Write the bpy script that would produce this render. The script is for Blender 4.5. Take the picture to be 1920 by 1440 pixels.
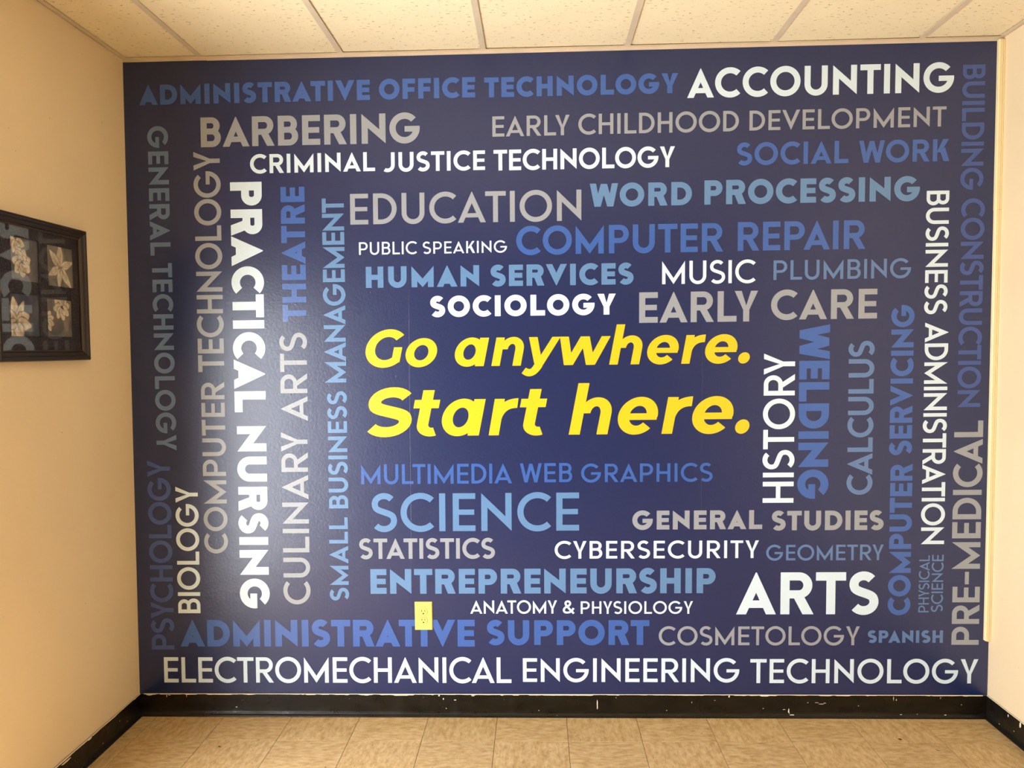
import bpy, bmesh, math, random
from mathutils import Vector, Matrix
random.seed(7)
D = bpy.data
SC = bpy.context.scene
COL = SC.collection
for o in list(D.objects): D.objects.remove(o)

# ---------------------------------------------------------------- camera
cam_d = D.cameras.new('camera'); cam = D.objects.new('camera', cam_d); COL.objects.link(cam)
cam_d.sensor_width = 36.0; cam_d.lens = 1460.0 * 36.0 / 1920.0; cam_d.clip_start = 0.05
def _rot(y, p, r):
    return Matrix.Rotation(y, 3, 'Y') @ Matrix.Rotation(p, 3, 'X') @ Matrix.Rotation(r, 3, 'Z')
_M = Matrix(((1, 0, 0), (0, 0, -1), (0, 1, 0)))          # (right, up, towards room) -> blender
cam.matrix_world = Matrix.Translation((1.8008, -3.3713, 1.6259)) @ (_M @ _rot(0.0331, -0.0460, -0.0125)).to_4x4()
SC.camera = cam

# ---------------------------------------------------------------- light
SKY = 36.0
world = D.worlds.new('world'); SC.world = world; world.use_nodes = True
world.node_tree.nodes['Background'].inputs[0].default_value = (0.93, 0.97, 1.0, 1)
world.node_tree.nodes['Background'].inputs[1].default_value = SKY
def area(name, loc, rot, sx, sy, power, color):
    l = D.lights.new(name, 'AREA'); l.shape = 'RECTANGLE'; l.size = sx; l.size_y = sy
    l.energy = power; l.color = color
    o = D.objects.new(name, l); COL.objects.link(o); o.location = loc; o.rotation_euler = rot
    return o
DOOR_Y0, DOOR_Y1, DOOR_Z0, DOOR_Z1 = -1.02, -2.72, 0.12, 1.98      # glazed doorway in the left wall
pl_ = area('door_portal', (-0.01, (DOOR_Y0 + DOOR_Y1) / 2, (DOOR_Z0 + DOOR_Z1) / 2), (0, -math.pi / 2, 0),
           DOOR_Z1 - DOOR_Z0, DOOR_Y0 - DOOR_Y1, 1.0, (1, 1, 1))
pl_.data.cycles.is_portal = True
FILL_PANELS = ((1.58, -2.61), (2.80, -2.61), (1.58, -5.05), (2.80, -5.05))  # weak overhead fill, added out of view to brighten the room
for tx, ty in FILL_PANELS:
    area('fill_lamp', (tx, ty, 2.875), (0, 0, 0), 0.52, 1.1, 1.0, (0.90, 0.95, 1.0))
SC.view_settings.view_transform = 'Standard'; SC.view_settings.look = 'None'
SC.view_settings.gamma = 1.0; SC.view_settings.use_curve_mapping = False
SC.view_settings.exposure = -0.48

# ---------------------------------------------------------------- helpers
def lin(c):
    return tuple(((v / 255 / 12.92) if v / 255 <= 0.04045 else ((v / 255 + 0.055) / 1.055) ** 2.4) for v in c) + (1.0,)

class NT:
    def __init__(s, name, rough=0.5, spec=0.5):
        s.m = D.materials.new(name); s.m.use_nodes = True; s.t = s.m.node_tree
        s.b = s.t.nodes['Principled BSDF']; s.b.inputs['Roughness'].default_value = rough
        s.b.inputs['Specular IOR Level'].default_value = spec
    def n(s, kind, **kw):
        x = s.t.nodes.new(kind)
        for k, v in kw.items():
            if hasattr(x, k): setattr(x, k, v)
            else: x.inputs[k.replace('_', ' ')].default_value = v
        return x
    def l(s, a, b): s.t.links.new(a, b)
    def noise(s, vec, scale, detail=3, rough=0.5):
        x = s.n('ShaderNodeTexNoise'); x.inputs['Scale'].default_value = scale
        x.inputs['Detail'].default_value = detail; x.inputs['Roughness'].default_value = rough
        if vec is not None: s.l(vec, x.inputs['Vector'])
        return x.outputs['Fac']
    def ramp(s, fac, stops):
        x = s.n('ShaderNodeValToRGB'); e = x.color_ramp.elements
        while len(e) < len(stops): e.new(0.5)
        for i, (p, c) in enumerate(stops): e[i].position = p; e[i].color = c
        s.l(fac, x.inputs[0]); return x.outputs[0]
    def mapping(s, scale=(1, 1, 1), coord='Object', rot=(0, 0, 0)):
        tc = s.n('ShaderNodeTexCoord'); mp = s.n('ShaderNodeMapping')
        mp.inputs['Scale'].default_value = scale; mp.inputs['Rotation'].default_value = rot
        s.l(tc.outputs[coord], mp.inputs[0]); return mp.outputs[0]
    def bump(s, h, strength, dist=0.01, normal=None):
        x = s.n('ShaderNodeBump'); x.inputs['Strength'].default_value = strength
        x.inputs['Distance'].default_value = dist; s.l(h, x.inputs['Height'])
        if normal is not None: s.l(normal, x.inputs['Normal'])
        return x.outputs[0]
    def mix(s, fac, a, b, mode='MIX'):
        x = s.n('ShaderNodeMix'); x.data_type = 'RGBA'; x.blend_type = mode
        for v, i in ((fac, 0), (a, 6), (b, 7)):
            if hasattr(v, 'links'): s.l(v, x.inputs[i])
            else: x.inputs[i].default_value = v
        return x.outputs[2]
    def base(s, c):
        if hasattr(c, 'links'): s.l(c, s.b.inputs['Base Color'])
        else: s.b.inputs['Base Color'].default_value = c
        return s
    def normal(s, n): s.l(n, s.b.inputs['Normal']); return s

def plain(name, rgb, rough=0.5, spec=0.5, var=0.06, metal=0.0):
    t = NT(name, rough, spec); c = lin(rgb)
    f = t.noise(t.mapping(), 9.0, 4)
    lo = tuple(v * (1 - var) for v in c[:3]) + (1,); hi = tuple(min(1, v * (1 + var)) for v in c[:3]) + (1,)
    t.base(t.ramp(f, [(0.3, lo), (0.7, hi)])); t.b.inputs['Metallic'].default_value = metal
    return t.m

# mural vinyl: smooth film over painted plaster, so a fine orange peel shows in the sheen
def vinyl(name, rgb):
    t = NT(name, 0.31, 0.72); t.base(lin(rgb))
    v = t.mapping()
    a = t.bump(t.noise(v, 85.0, 3), 0.22, 0.0025)
    b = t.bump(t.noise(v, 6.0, 2), 0.05, 0.008, a)
    # sparse raised specks under the film
    vo = t.n('ShaderNodeTexVoronoi'); vo.inputs['Scale'].default_value = 14.0; vo.inputs['Randomness'].default_value = 1.0
    t.l(v, vo.inputs['Vector'])
    c = t.ramp(vo.outputs['Distance'], [(0.0, (1, 1, 1, 1)), (0.06, (0, 0, 0, 1))])
    t.normal(t.bump(c, 0.30, 0.002, b))
    return t.m

def painted_wall(name, rgb):
    t = NT(name, 0.55, 0.35); c = lin(rgb); v = t.mapping()
    d = tuple(x * 0.93 for x in c[:3]) + (1,)
    col = t.ramp(t.noise(v, 1.3, 4), [(0.3, d), (0.7, c)])
    sp = t.ramp(t.noise(v, 60.0, 2), [(0.76, (0, 0, 0, 1)), (0.82, (1, 1, 1, 1))])
    col = t.mix(sp, col, lin((150, 118, 80)))
    t.base(col)
    a = t.bump(t.noise(v, 110.0, 2), 0.10, 0.003)
    t.normal(t.bump(t.noise(v, 7.0, 3), 0.12, 0.01, a)); return t.m

def vct():
    t = NT('vinyl_tile_speckled', 0.38, 0.45)
    tc = t.n('ShaderNodeTexCoord'); oi = t.n('ShaderNodeObjectInfo')
    add = t.n('ShaderNodeVectorMath'); add.operation = 'ADD'
    sc = t.n('ShaderNodeVectorMath'); sc.operation = 'SCALE'
    cmb = t.n('ShaderNodeCombineXYZ')
    for i in range(3): t.l(oi.outputs['Random'], cmb.inputs[i])
    t.l(cmb.outputs[0], sc.inputs[0]); sc.inputs['Scale'].default_value = 37.0
    t.l(tc.outputs['Object'], add.inputs[0]); t.l(sc.outputs[0], add.inputs[1])
    mp = t.n('ShaderNodeMapping'); mp.inputs['Scale'].default_value = (1.0, 2.3, 1.0); t.l(add.outputs[0], mp.inputs[0])
    f = t.noise(mp.outputs[0], 24.0, 3, 0.62)
    col = t.ramp(f, [(0.30, lin((176, 142, 92))), (0.50, lin((201, 168, 117))), (0.68, lin((214, 187, 140)))])
    dk = t.ramp(t.noise(mp.outputs[0], 60.0, 2), [(0.66, (0, 0, 0, 1)), (0.74, (1, 1, 1, 1))])
    col = t.mix(dk, col, lin((160, 118, 66)))
    g = t.ramp(t.noise(add.outputs[0], 22.0, 1), [(0.79, (0, 0, 0, 1)), (0.81, (1, 1, 1, 1))])
    col = t.mix(g, col, lin((92, 64, 34)))
    # slight shade difference between tiles
    r = t.ramp(oi.outputs['Random'], [(0.0, (0.94, 0.94, 0.94, 1)), (1.0, (1, 1, 1, 1))])
    t.base(t.mix(1.0, col, r, 'MULTIPLY'))
    t.normal(t.bump(t.noise(add.outputs[0], 14.0, 2), 0.10, 0.004)); return t.m

def fissured():
    t = NT('acoustic_tile_fissured', 0.85, 0.2)
    v = t.mapping(scale=(1, 1, 0)); mp = t.mapping(scale=(0.45, 1.0, 0))
    c = lin((246, 230, 194))
    m = t.ramp(t.noise(v, 5.0, 3), [(0.3, tuple(x * 0.96 for x in c[:3]) + (1,)), (0.7, c)])
    f = t.ramp(t.noise(mp, 95.0, 2, 0.55), [(0.63, (0, 0, 0, 1)), (0.69, (1, 1, 1, 1))])
    msk = t.ramp(t.noise(v, 22.0, 1), [(0.36, (0, 0, 0, 1)), (0.48, (1, 1, 1, 1))])
    f = t.mix(1.0, f, msk, 'MULTIPLY')
    m2 = t.mix(f, m, lin((202, 174, 126)))
    t.base(m2)
    a = t.bump(t.noise(v, 260.0, 2), 0.25, 0.002)
    inv = t.n('ShaderNodeInvert'); t.l(f, inv.inputs[1])
    t.normal(t.bump(inv.outputs[0], 0.5, 0.003, a)); return t.m

def black_base():
    t = NT('black_cove_vinyl', 0.30, 0.32); v = t.mapping()
    k = lin((26, 22, 16)); col = t.ramp(t.noise(t.mapping(scale=(0.25, 1, 1)), 30.0, 4), [(0.35, lin((13, 11, 8))), (0.75, lin((28, 23, 15)))])
    sp = t.ramp(t.noise(v, 120.0, 1), [(0.80, (0, 0, 0, 1)), (0.83, (1, 1, 1, 1))])
    col = t.mix(sp, col, lin((170, 150, 112))); t.base(col)
    t.l(t.ramp(t.noise(v, 16.0, 4), [(0.3, (.22,) * 3 + (1,)), (0.7, (.5,) * 3 + (1,))]), t.b.inputs['Roughness'])
    t.normal(t.bump(t.noise(v, 40.0, 3), 0.15, 0.003)); return t.m

def mat_board():
    t = NT('dark_scrolled_mat', 0.6, 0.3); v = t.mapping()
    w = t.n('ShaderNodeTexWave'); w.wave_type = 'RINGS'
    w.inputs['Scale'].default_value = 30.0; w.inputs['Distortion'].default_value = 14.0; w.inputs['Detail'].default_value = 2.0
    w.inputs['Detail Scale'].default_value = 3.0; t.l(v, w.inputs['Vector'])
    col = t.ramp(w.outputs['Fac'], [(0.72, lin((38, 31, 24))), (0.92, lin((74, 62, 48)))])
    t.base(col); t.normal(t.bump(w.outputs['Fac'], 0.3, 0.001)); return t.m

def painted_print(name, a, b, c, scale=9.0):
    t = NT(name, 0.5, 0.3); v = t.mapping(scale=(1.0, 0.6, 1.0))
    f = t.noise(v, scale, 5, 0.6)
    t.base(t.ramp(f, [(0.30, lin(a)), (0.5, lin(b)), (0.70, lin(c))])); return t.m

def glass_pane(name, ior_tint=(1, 1, 1), gloss=0.09):
    t = NT(name); tr = t.n('ShaderNodeBsdfTransparent'); tr.inputs[0].default_value = (*ior_tint, 1)
    gl = t.n('ShaderNodeBsdfGlossy'); gl.inputs['Roughness'].default_value = 0.02
    lw = t.n('ShaderNodeLayerWeight'); lw.inputs[0].default_value = 0.5
    pw = t.n('ShaderNodeMath'); pw.operation = 'POWER'; t.l(lw.outputs['Facing'], pw.inputs[0]); pw.inputs[1].default_value = 5.0
    fr = t.n('ShaderNodeMath'); fr.operation = 'MULTIPLY_ADD'; t.l(pw.outputs[0], fr.inputs[0]); fr.inputs[1].default_value = 0.92; fr.inputs[2].default_value = 0.045
    ms = t.n('ShaderNodeMixShader'); t.l(fr.outputs[0], ms.inputs[0]); t.l(tr.outputs[0], ms.inputs[1]); t.l(gl.outputs[0], ms.inputs[2])
    t.l(ms.outputs[0], t.t.nodes['Material Output'].inputs['Surface']); return t.m

def fill_glow(name, rgb, strength):
    t = NT(name); t.b.inputs['Emission Color'].default_value = lin(rgb); t.b.inputs['Emission Strength'].default_value = strength
    return t.m

M = dict(
    navy=vinyl('mural_navy', (20, 37, 86)),
    white=vinyl('mural_white', (214, 235, 252)), blue=vinyl('mural_blue', (52, 94, 172)),
    lightblue=vinyl('mural_light_blue', (92, 134, 182)), grey=vinyl('mural_grey', (150, 157, 168)),
    steelblue=vinyl('mural_steel_blue', (86, 120, 172)), deepblue=vinyl('mural_deep_blue', (52, 80, 150)),
    dimblue=vinyl('mural_dim_blue', (92, 120, 164)), yellow=vinyl('mural_yellow', (238, 194, 34)),
    wall=painted_wall('cream_wall_paint', (236, 213, 175)), ceil=fissured(),
    tee=plain('tee_painted', (216, 198, 172), 0.5, 0.4, 0.05), floor=vct(), joint=plain('floor_joint', (88, 62, 34), 0.8, 0.2),
    base=black_base(), chip=plain('cream_paint_chip', (240, 226, 196), 0.6, 0.3), frame=plain('dark_walnut_frame', (44, 33, 24), 0.35, 0.5, 0.25),
    bead=plain('frame_bead', (66, 50, 36), 0.4, 0.5, 0.3), matb=mat_board(), glass=glass_pane('picture_glass'),
    ivory=plain('ivory_plastic', (244, 216, 112), 0.32, 0.5, 0.01), slot=plain('slot_dark', (52, 36, 14), 0.6, 0.3),
    slotlight=plain('recess_shade', (168, 134, 62), 0.6, 0.3),
    screw=plain('screw_ivory', (214, 190, 116), 0.3, 0.5), race=plain('raceway_cream', (242, 224, 176), 0.42, 0.5, 0.03),
    alum=plain('door_aluminium', (120, 116, 108), 0.4, 0.5, 0.05, 0.6),
)

def tag(o, label=None, cat=None, group=None, kind=None):
    if label: o['label'] = label
    if cat: o['category'] = cat
    if group: o['group'] = group
    if kind: o['kind'] = kind
    return o
def link(name, me, mat, parent=None, loc=(0, 0, 0)):
    if mat is not None and not me.materials: me.materials.append(mat)
    o = D.objects.new(name, me); COL.objects.link(o)
    if parent is not None: o.parent = parent
    o.location = loc
    return o
def mesh(name, V, F, mat, parent=None, loc=(0, 0, 0), smooth=False, bevel=0.0, seg=2):
    me = D.meshes.new(name); me.from_pydata([tuple(v) for v in V], [], F); me.update()
    bm = bmesh.new(); bm.from_mesh(me); bmesh.ops.recalc_face_normals(bm, faces=bm.faces) if len(F) > 1 else None
    if bevel: bmesh.ops.bevel(bm, geom=bm.edges[:], offset=bevel, segments=seg, affect='EDGES', profile=0.7)
    bm.to_mesh(me); bm.free()
    if smooth:
        for p in me.polygons: p.use_smooth = True
    return link(name, me, mat, parent, loc)
def boxvf(x0, x1, y0, y1, z0, z1):
    V = [(x, y, z) for x in (x0, x1) for y in (y0, y1) for z in (z0, z1)]
    return V, [(0, 1, 3, 2), (4, 6, 7, 5), (0, 4, 5, 1), (2, 3, 7, 6), (0, 2, 6, 4), (1, 5, 7, 3)]
def box(name, b, mat, parent=None, bevel=0.0, lean=False, loc=(0, 0, 0)):
    V, F = boxvf(*b)
    if lean: V = [(x + LEAN * z, y, z) for x, y, z in V]
    return mesh(name, V, F, mat, parent, loc, bevel=bevel)
def join(parts):
    V, F = [], []
    for v, f in parts:
        k = len(V); V += list(v); F += [tuple(i + k for i in q) for q in f]
    return V, F
def empty(name, loc=(0, 0, 0), rot=None):
    o = D.objects.new(name, None); COL.objects.link(o); o.empty_display_size = 0.1
    o.location = loc
    if rot is not None: o.rotation_euler = rot
    return o

# ---------------------------------------------------------------- room (x right, y away from the camera = 0 at the mural, z up)
W, H, BACK = 3.7307, 2.8924, -9.0
LEAN = 0.022 / 2.8                   # the whole end of the room leans a hair to the right
MT = 2.8804                          # mural top
BH = 0.0982                          # baseboard height

# floor: slab with vinyl tiles laid on it
fl = box('floor', (-0.15, W + 0.15, BACK - 0.1, 0.15, -0.12, -0.0032), M['joint']); tag(fl, kind='structure')
FX0, FZ0, T = 0.9971, 0.2200, 0.3048
def tile_mesh(w, d, ang):
    g = 0.0009; c = 0.0014
    V = [(-w/2+g, -d/2+g, -0.003), (w/2-g, -d/2+g, -0.003), (w/2-g, d/2-g, -0.003), (-w/2+g, d/2-g, -0.003),
         (-w/2+g, -d/2+g, -c*.4), (w/2-g, -d/2+g, -c*.4), (w/2-g, d/2-g, -c*.4), (-w/2+g, d/2-g, -c*.4),
         (-w/2+g+c, -d/2+g+c, 0), (w/2-g-c, -d/2+g+c, 0), (w/2-g-c, d/2-g-c, 0), (-w/2+g+c, d/2-g-c, 0)]
    if ang: V = [(y, -x, z) for x, y, z in V]
    F = [(8, 9, 10, 11)]
    for i in range(4):
        j = (i + 1) % 4; F += [(i, j, 4 + j, 4 + i), (4 + i, 4 + j, 8 + j, 8 + i)]
    me = D.meshes.new('tile'); me.from_pydata(V, [], F); me.update(); me.materials.append(M['floor']); return me
_tm = {}
xs = [0.0] + [FX0 + k * T for k in range(-3, 9)] + [W]
xs = sorted(set(round(x, 4) for x in xs if 0 <= x <= W))
ys = [0.0] + [-(FZ0 + k * T) for k in range(0, 15)]
for i in range(len(xs) - 1):
    for j in range(len(ys) - 1):
        w, d = xs[i+1] - xs[i], ys[j] - ys[j+1]
        if w < 0.02: continue
        a = (i + j) % 2
        k = (round(w, 3), round(d, 3), a)
        if k not in _tm: _tm[k] = tile_mesh(w, d, a)
        o = link('tile', _tm[k], None, fl, ((xs[i] + xs[i+1]) / 2, (ys[j] + ys[j+1]) / 2, 0))
        if a: o.rotation_euler = (0, 0, math.pi / 2)
box('tile_field', (0, W, BACK, ys[-1], -0.003, 0), M['floor'], fl)

# walls
wf = box('wall_front', (-0.15, W + 0.15, 0.0, 0.15, -0.1, 3.0), M['wall']); tag(wf, kind='structure')
wb = box('wall_back', (-0.15, W + 0.15, BACK - 0.15, BACK, -0.1, 3.0), M['wall']); tag(wb, kind='structure')
wr = box('wall_right', (W, W + 0.15, BACK, 0.0, -0.1, 3.0), M['wall'], lean=True); tag(wr, kind='structure')
V, F = join([boxvf(-0.26, 0, DOOR_Y0, 0.0, -0.1, 3.0), boxvf(-0.26, 0, BACK, DOOR_Y1, -0.1, 3.0),
             boxvf(-0.26, 0, DOOR_Y1, DOOR_Y0, DOOR_Z1, 3.0), boxvf(-0.26, 0, DOOR_Y1, DOOR_Y0, -0.1, 0.10)])
wl = mesh('wall_left', [(x + LEAN * z, y, z) for x, y, z in V], F, M['wall']); tag(wl, kind='structure')
# glazed double door in the left wall, outside the picture (it is what lights the mural)
dr = empty('door_1', (-0.12, (DOOR_Y0 + DOOR_Y1) / 2, 0)); tag(dr, kind='structure')
hw = (DOOR_Y0 - DOOR_Y1) / 2
P_ = [boxvf(-.03, .03, -hw, -hw + .05, 0, DOOR_Z1), boxvf(-.03, .03, hw - .05, hw, 0, DOOR_Z1), boxvf(-.03, .03, -.04, .04, 0, DOOR_Z1),
      boxvf(-.03, .03, -hw, hw, 0, .10), boxvf(-.03, .03, -hw, hw, DOOR_Z1 - .05, DOOR_Z1)]
V, F = join(P_); mesh('door_frame', V, F, M['alum'], dr)
for s in (-1, 1):
    box('pane', (-.003, .003, min(s*.04, s*(hw-.05)), max(s*.04, s*(hw-.05)), .10, DOOR_Z1 - .05), M['glass'], dr)

# ceiling: slab, hung tiles, painted tees and wall angle
ce = box('ceiling', (-0.15, W + 0.17, BACK - 0.1, 0.15, H + 0.06, H + 0.16), M['tee']); tag(ce, kind='structure')
gx = [LEAN * H] + [0.3652 + 0.6096 * k for k in range(6)] + [W + LEAN * H]
gy = [0.0, -0.80] + [-0.80 - 1.2192 * k for k in range(1, 7)] + [BACK]
_cm = {}
for i in range(len(gx) - 1):
    for j in range(len(gy) - 1):
        w, d = gx[i+1] - gx[i] - 0.006, gy[j] - gy[j+1] - 0.006
        if w < .03 or d < .03: continue
        cx, cy = (gx[i] + gx[i+1]) / 2, (gy[j] + gy[j+1]) / 2
        if any(abs(tx - cx) < 0.3 and abs(ty - cy) < 0.3 for tx, ty in FILL_PANELS): continue
        k = (round(w, 3), round(d, 3))
        if k not in _cm:
            Vc, Fc = boxvf(-w/2, w/2, -d/2, d/2, 0, 0.015)
            me = D.meshes.new('ceiling_tile'); me.from_pydata(Vc, [], Fc); me.update(); me.materials.append(M['ceil'])
            bm = bmesh.new(); bm.from_mesh(me); bmesh.ops.recalc_face_normals(bm, faces=bm.faces); bm.to_mesh(me); bm.free()
            _cm[k] = me
        o = link('ceiling_tile', _cm[k], None, ce, (cx, cy, H + 0.0035 + random.uniform(-.0008, .0012)))
        o.rotation_euler = (random.uniform(-.002, .002), random.uniform(-.004, .004), 0)
for x in gx[1:-1]:
    Vt, Ft = join([boxvf(x - .012, x + .012, BACK, -0.002, H - .0006, H + .0008), boxvf(x - .001, x + .001, BACK, -0.002, H + .0008, H + .03)])
    mesh('ceiling_tee', Vt, Ft, M['tee'], ce)
for j, y in enumerate(gy[1:-1]):
    for i in range(len(gx) - 1):
        Vt, Ft = join([boxvf(gx[i] + .012, gx[i+1] - .012, y - .012, y + .012, H - .0004, H + .0008), boxvf(gx[i] + .012, gx[i+1] - .012, y - .001, y + .001, H + .0008, H + .03)])
        mesh('cross_tee', Vt, Ft, M['tee'], ce)
def angle(name, b1, b2):
    Vt, Ft = join([boxvf(*b1), boxvf(*b2)]); mesh(name, Vt, Ft, M['tee'], ce)
x0 = LEAN * H; x1 = W + LEAN * H
angle('wall_angle', (x0, 0.392, -.022, -.0012, H - .0012, H + .0006), (x0, 0.392, -.0028, -.0012, H - .012, H + .02))
angle('wall_angle', (0.392, x1, -.020, -.0004, H - .0024, H - .0006), (0.392, x1, -.0020, -.0004, H - .0135, H + .02))
angle('wall_angle', (x0, x0 + .022, BACK, -.022, H - .0010, H + .0006), (x0, x0 + .0016, BACK, -.022, H - .001, H + .02))
angle('wall_angle', (x1 - .022, x1, BACK, -.022, H - .0010, H + .0006), (x1 - .0016, x1, BACK, -.022, H - .001, H + .02))

# unseen fill panels added in the ceiling, glowing faintly to lift the room
for n, (tx, ty) in enumerate(FILL_PANELS):
    t = empty('fill_panel', (tx, ty, H)); tag(t, 'added fill light panel in the ceiling, the ' + ('left' if n % 2 == 0 else 'right') + (' one nearest the mural' if n < 2 else ' one at the back of the room'), 'light', 'added fill lights')
    Vt, Ft = join([boxvf(-.29, -.265, -.6, .6, 0, .03), boxvf(.265, .29, -.6, .6, 0, .03), boxvf(-.265, .265, -.6, -.575, 0, .03), boxvf(-.265, .265, .575, .6, 0, .03)])
    mesh('frame', Vt, Ft, M['tee'], t)
    box('fill_diffuser', (-.265, .265, -.575, .575, .012, .016), fill_glow('fill_diffuser_glow', (255, 244, 220), 0.3), t)

# baseboards: black vinyl cove with a little toe
prof = [(0, 0), (.016, 0), (.0165, .0025), (.0155, .006), (.0095, .0105), (.0060, .0155), (.0042, .022), (.0034, .04), (.0032, BH - .002), (.0022, BH), (0, BH)]
def cove(name, a, b, nrm, parent=None, lean0=0.0):
    # extruded along a->b on the floor, thickness along nrm
    V = []; n = len(prof)
    for p in (a, b):
        for t, z in prof: V.append((p[0] + nrm[0] * t + lean0 * z, p[1] + nrm[1] * t, z + 0.0002))
    F = [(i, (i + 1) % n, n + (i + 1) % n, n + i) for i in range(n)] + [tuple(range(n)), tuple(range(2 * n - 1, n - 1, -1))]
    o = mesh(name, V, F, M['base'], parent); return o
bf = empty('baseboard_front', (0, 0, 0)); tag(bf, kind='structure')
for a, b in ((0.0008, 1.2749), (1.2757, 2.4990), (2.4998, W)):
    cove('cove_strip', (a, -.0002), (b, -.0002), (0, -1), bf, LEAN if False else 0.0)
bl = empty('baseboard_left', (0, 0, 0)); tag(bl, kind='structure')
cove('cove_strip', (0.0002, 0), (0.0002, DOOR_Y0), (1, 0), bl, LEAN)
cove('cove_strip', (0.0002, DOOR_Y1), (0.0002, BACK), (1, 0), bl, LEAN)
br = empty('baseboard_right', (0, 0, 0)); tag(br, kind='structure')
cove('cove_strip', (W - .0002, 0), (W - .0002, BACK), (-1, 0), br, LEAN)

# ragged cream paint line and chips along the top of the cove
def ragged(name, n, fn, parent, lo=.0006, hi=.006):
    V, F = [], []
    h = 0.002
    for i in range(n + 1):
        u = i / n
        if random.random() < .25: h = random.choice([lo, lo, .0018, .0028, .0035, hi * random.random()])
        h += (random.random() - .5) * .0008; h = max(lo, min(hi, h))
        V += [fn(u, BH + .0028), fn(u, BH + .0004 - h)]
        if i: F.append((2*i-2, 2*i-1, 2*i+1, 2*i))
    o = mesh(name, V, F, M['chip'], parent); tag(o, kind='stuff'); return o
random.seed(3)
ragged('paint_edge', 420, lambda u, z: (.02 + u * (W - .04), -.0040, z), bf)
ragged('paint_edge', 200, lambda u, z: (.0046 + LEAN * z, -u * 1.3 - .005, z), bl, hi=.004)
ragged('paint_edge', 200, lambda u, z: (W - .0046 + LEAN * z, -u * 2.6 - .005, z), br, hi=.005)
def blob(cx, cz, rx, rz, place, n=9):
    V = [place(cx + rx * (0.7 + .6 * random.random()) * math.cos(2 * math.pi * k / n), cz + rz * (0.7 + .6 * random.random()) * math.sin(2 * math.pi * k / n)) for k in range(n)]
    return V, [tuple(range(n))]
chips = [(2.047, .052, .0022, .023), (1.349, .094, .0035, .004), (1.368, .079, .0022, .0045), (1.420, .074, .005, .0018), (1.38, .036, .002, .002),
         (1.79, .028, .0018, .002), (1.50, .092, .006, .001), (2.622, .092, .004, .005), (2.88, .028, .0025, .010), (2.893, .013, .010, .003), (2.962, .066, .003, .001),
         (2.86, .035, .006, .001), (2.77, .040, .003, .0012), (3.33, .085, .0012, .009), (3.342, .079, .0015, .005), (3.53, .088, .0012, .004),
         (3.36, .016, .006, .0015), (3.43, .018, .002, .0015), (3.55, .015, .005, .002), (2.56, .075, .004, .0008), (2.13, .086, .001, .003),
         (.045, .0955, .016, .0035), (.125, .090, .0016, .007), (.137, .093, .005, .0012), (.215, .091, .0015, .006), (.44, .040, .004, .002), (1.28, .086, .0012, .001),
         (3.02, .060, .012, .0010), (3.00, .066, .009, .0008), (3.035, .064, .006, .0010), (3.18, .052, .0018, .0018), (3.62, .058, .002, .002), (2.35, .03, .002, .002), (2.46, .066, .0015, .004)]
V, F = join([blob(x, z, rx, rz, lambda a, b: (a, -.0046 - (0 if b > .022 else .0045), b)) for x, z, rx, rz in chips])
tag(mesh('paint_chips', V, F, M['chip'], bf), kind='stuff')
V, F = join([blob(y, z, rx, rz, lambda a, b: (.0050 + LEAN * b, -a, b)) for y, z, rx, rz in
             [(.18, .060, .002, .003), (.31, .03, .003, .002), (.56, .088, .03, .004), (.40, .094, .014, .002), (.12, .03, .002, .002), (.50, .06, .002, .001), (.85, .09, .02, .003)]])
tag(mesh('paint_chips', V, F, M['chip'], bl), kind='stuff')
V, F = join([blob(y, z, rx, rz, lambda a, b: (W - .0052 + LEAN * b, -a, b)) for y, z, rx, rz in
             [(.16, .085, .003, .007), (.24, .084, .006, .012), (.20, .04, .002, .002), (.33, .09, .008, .006), (.31, .03, .002, .003), (.1, .02, .003, .002)]])
tag(mesh('paint_chips', V, F, M['chip'], br), kind='stuff')

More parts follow.
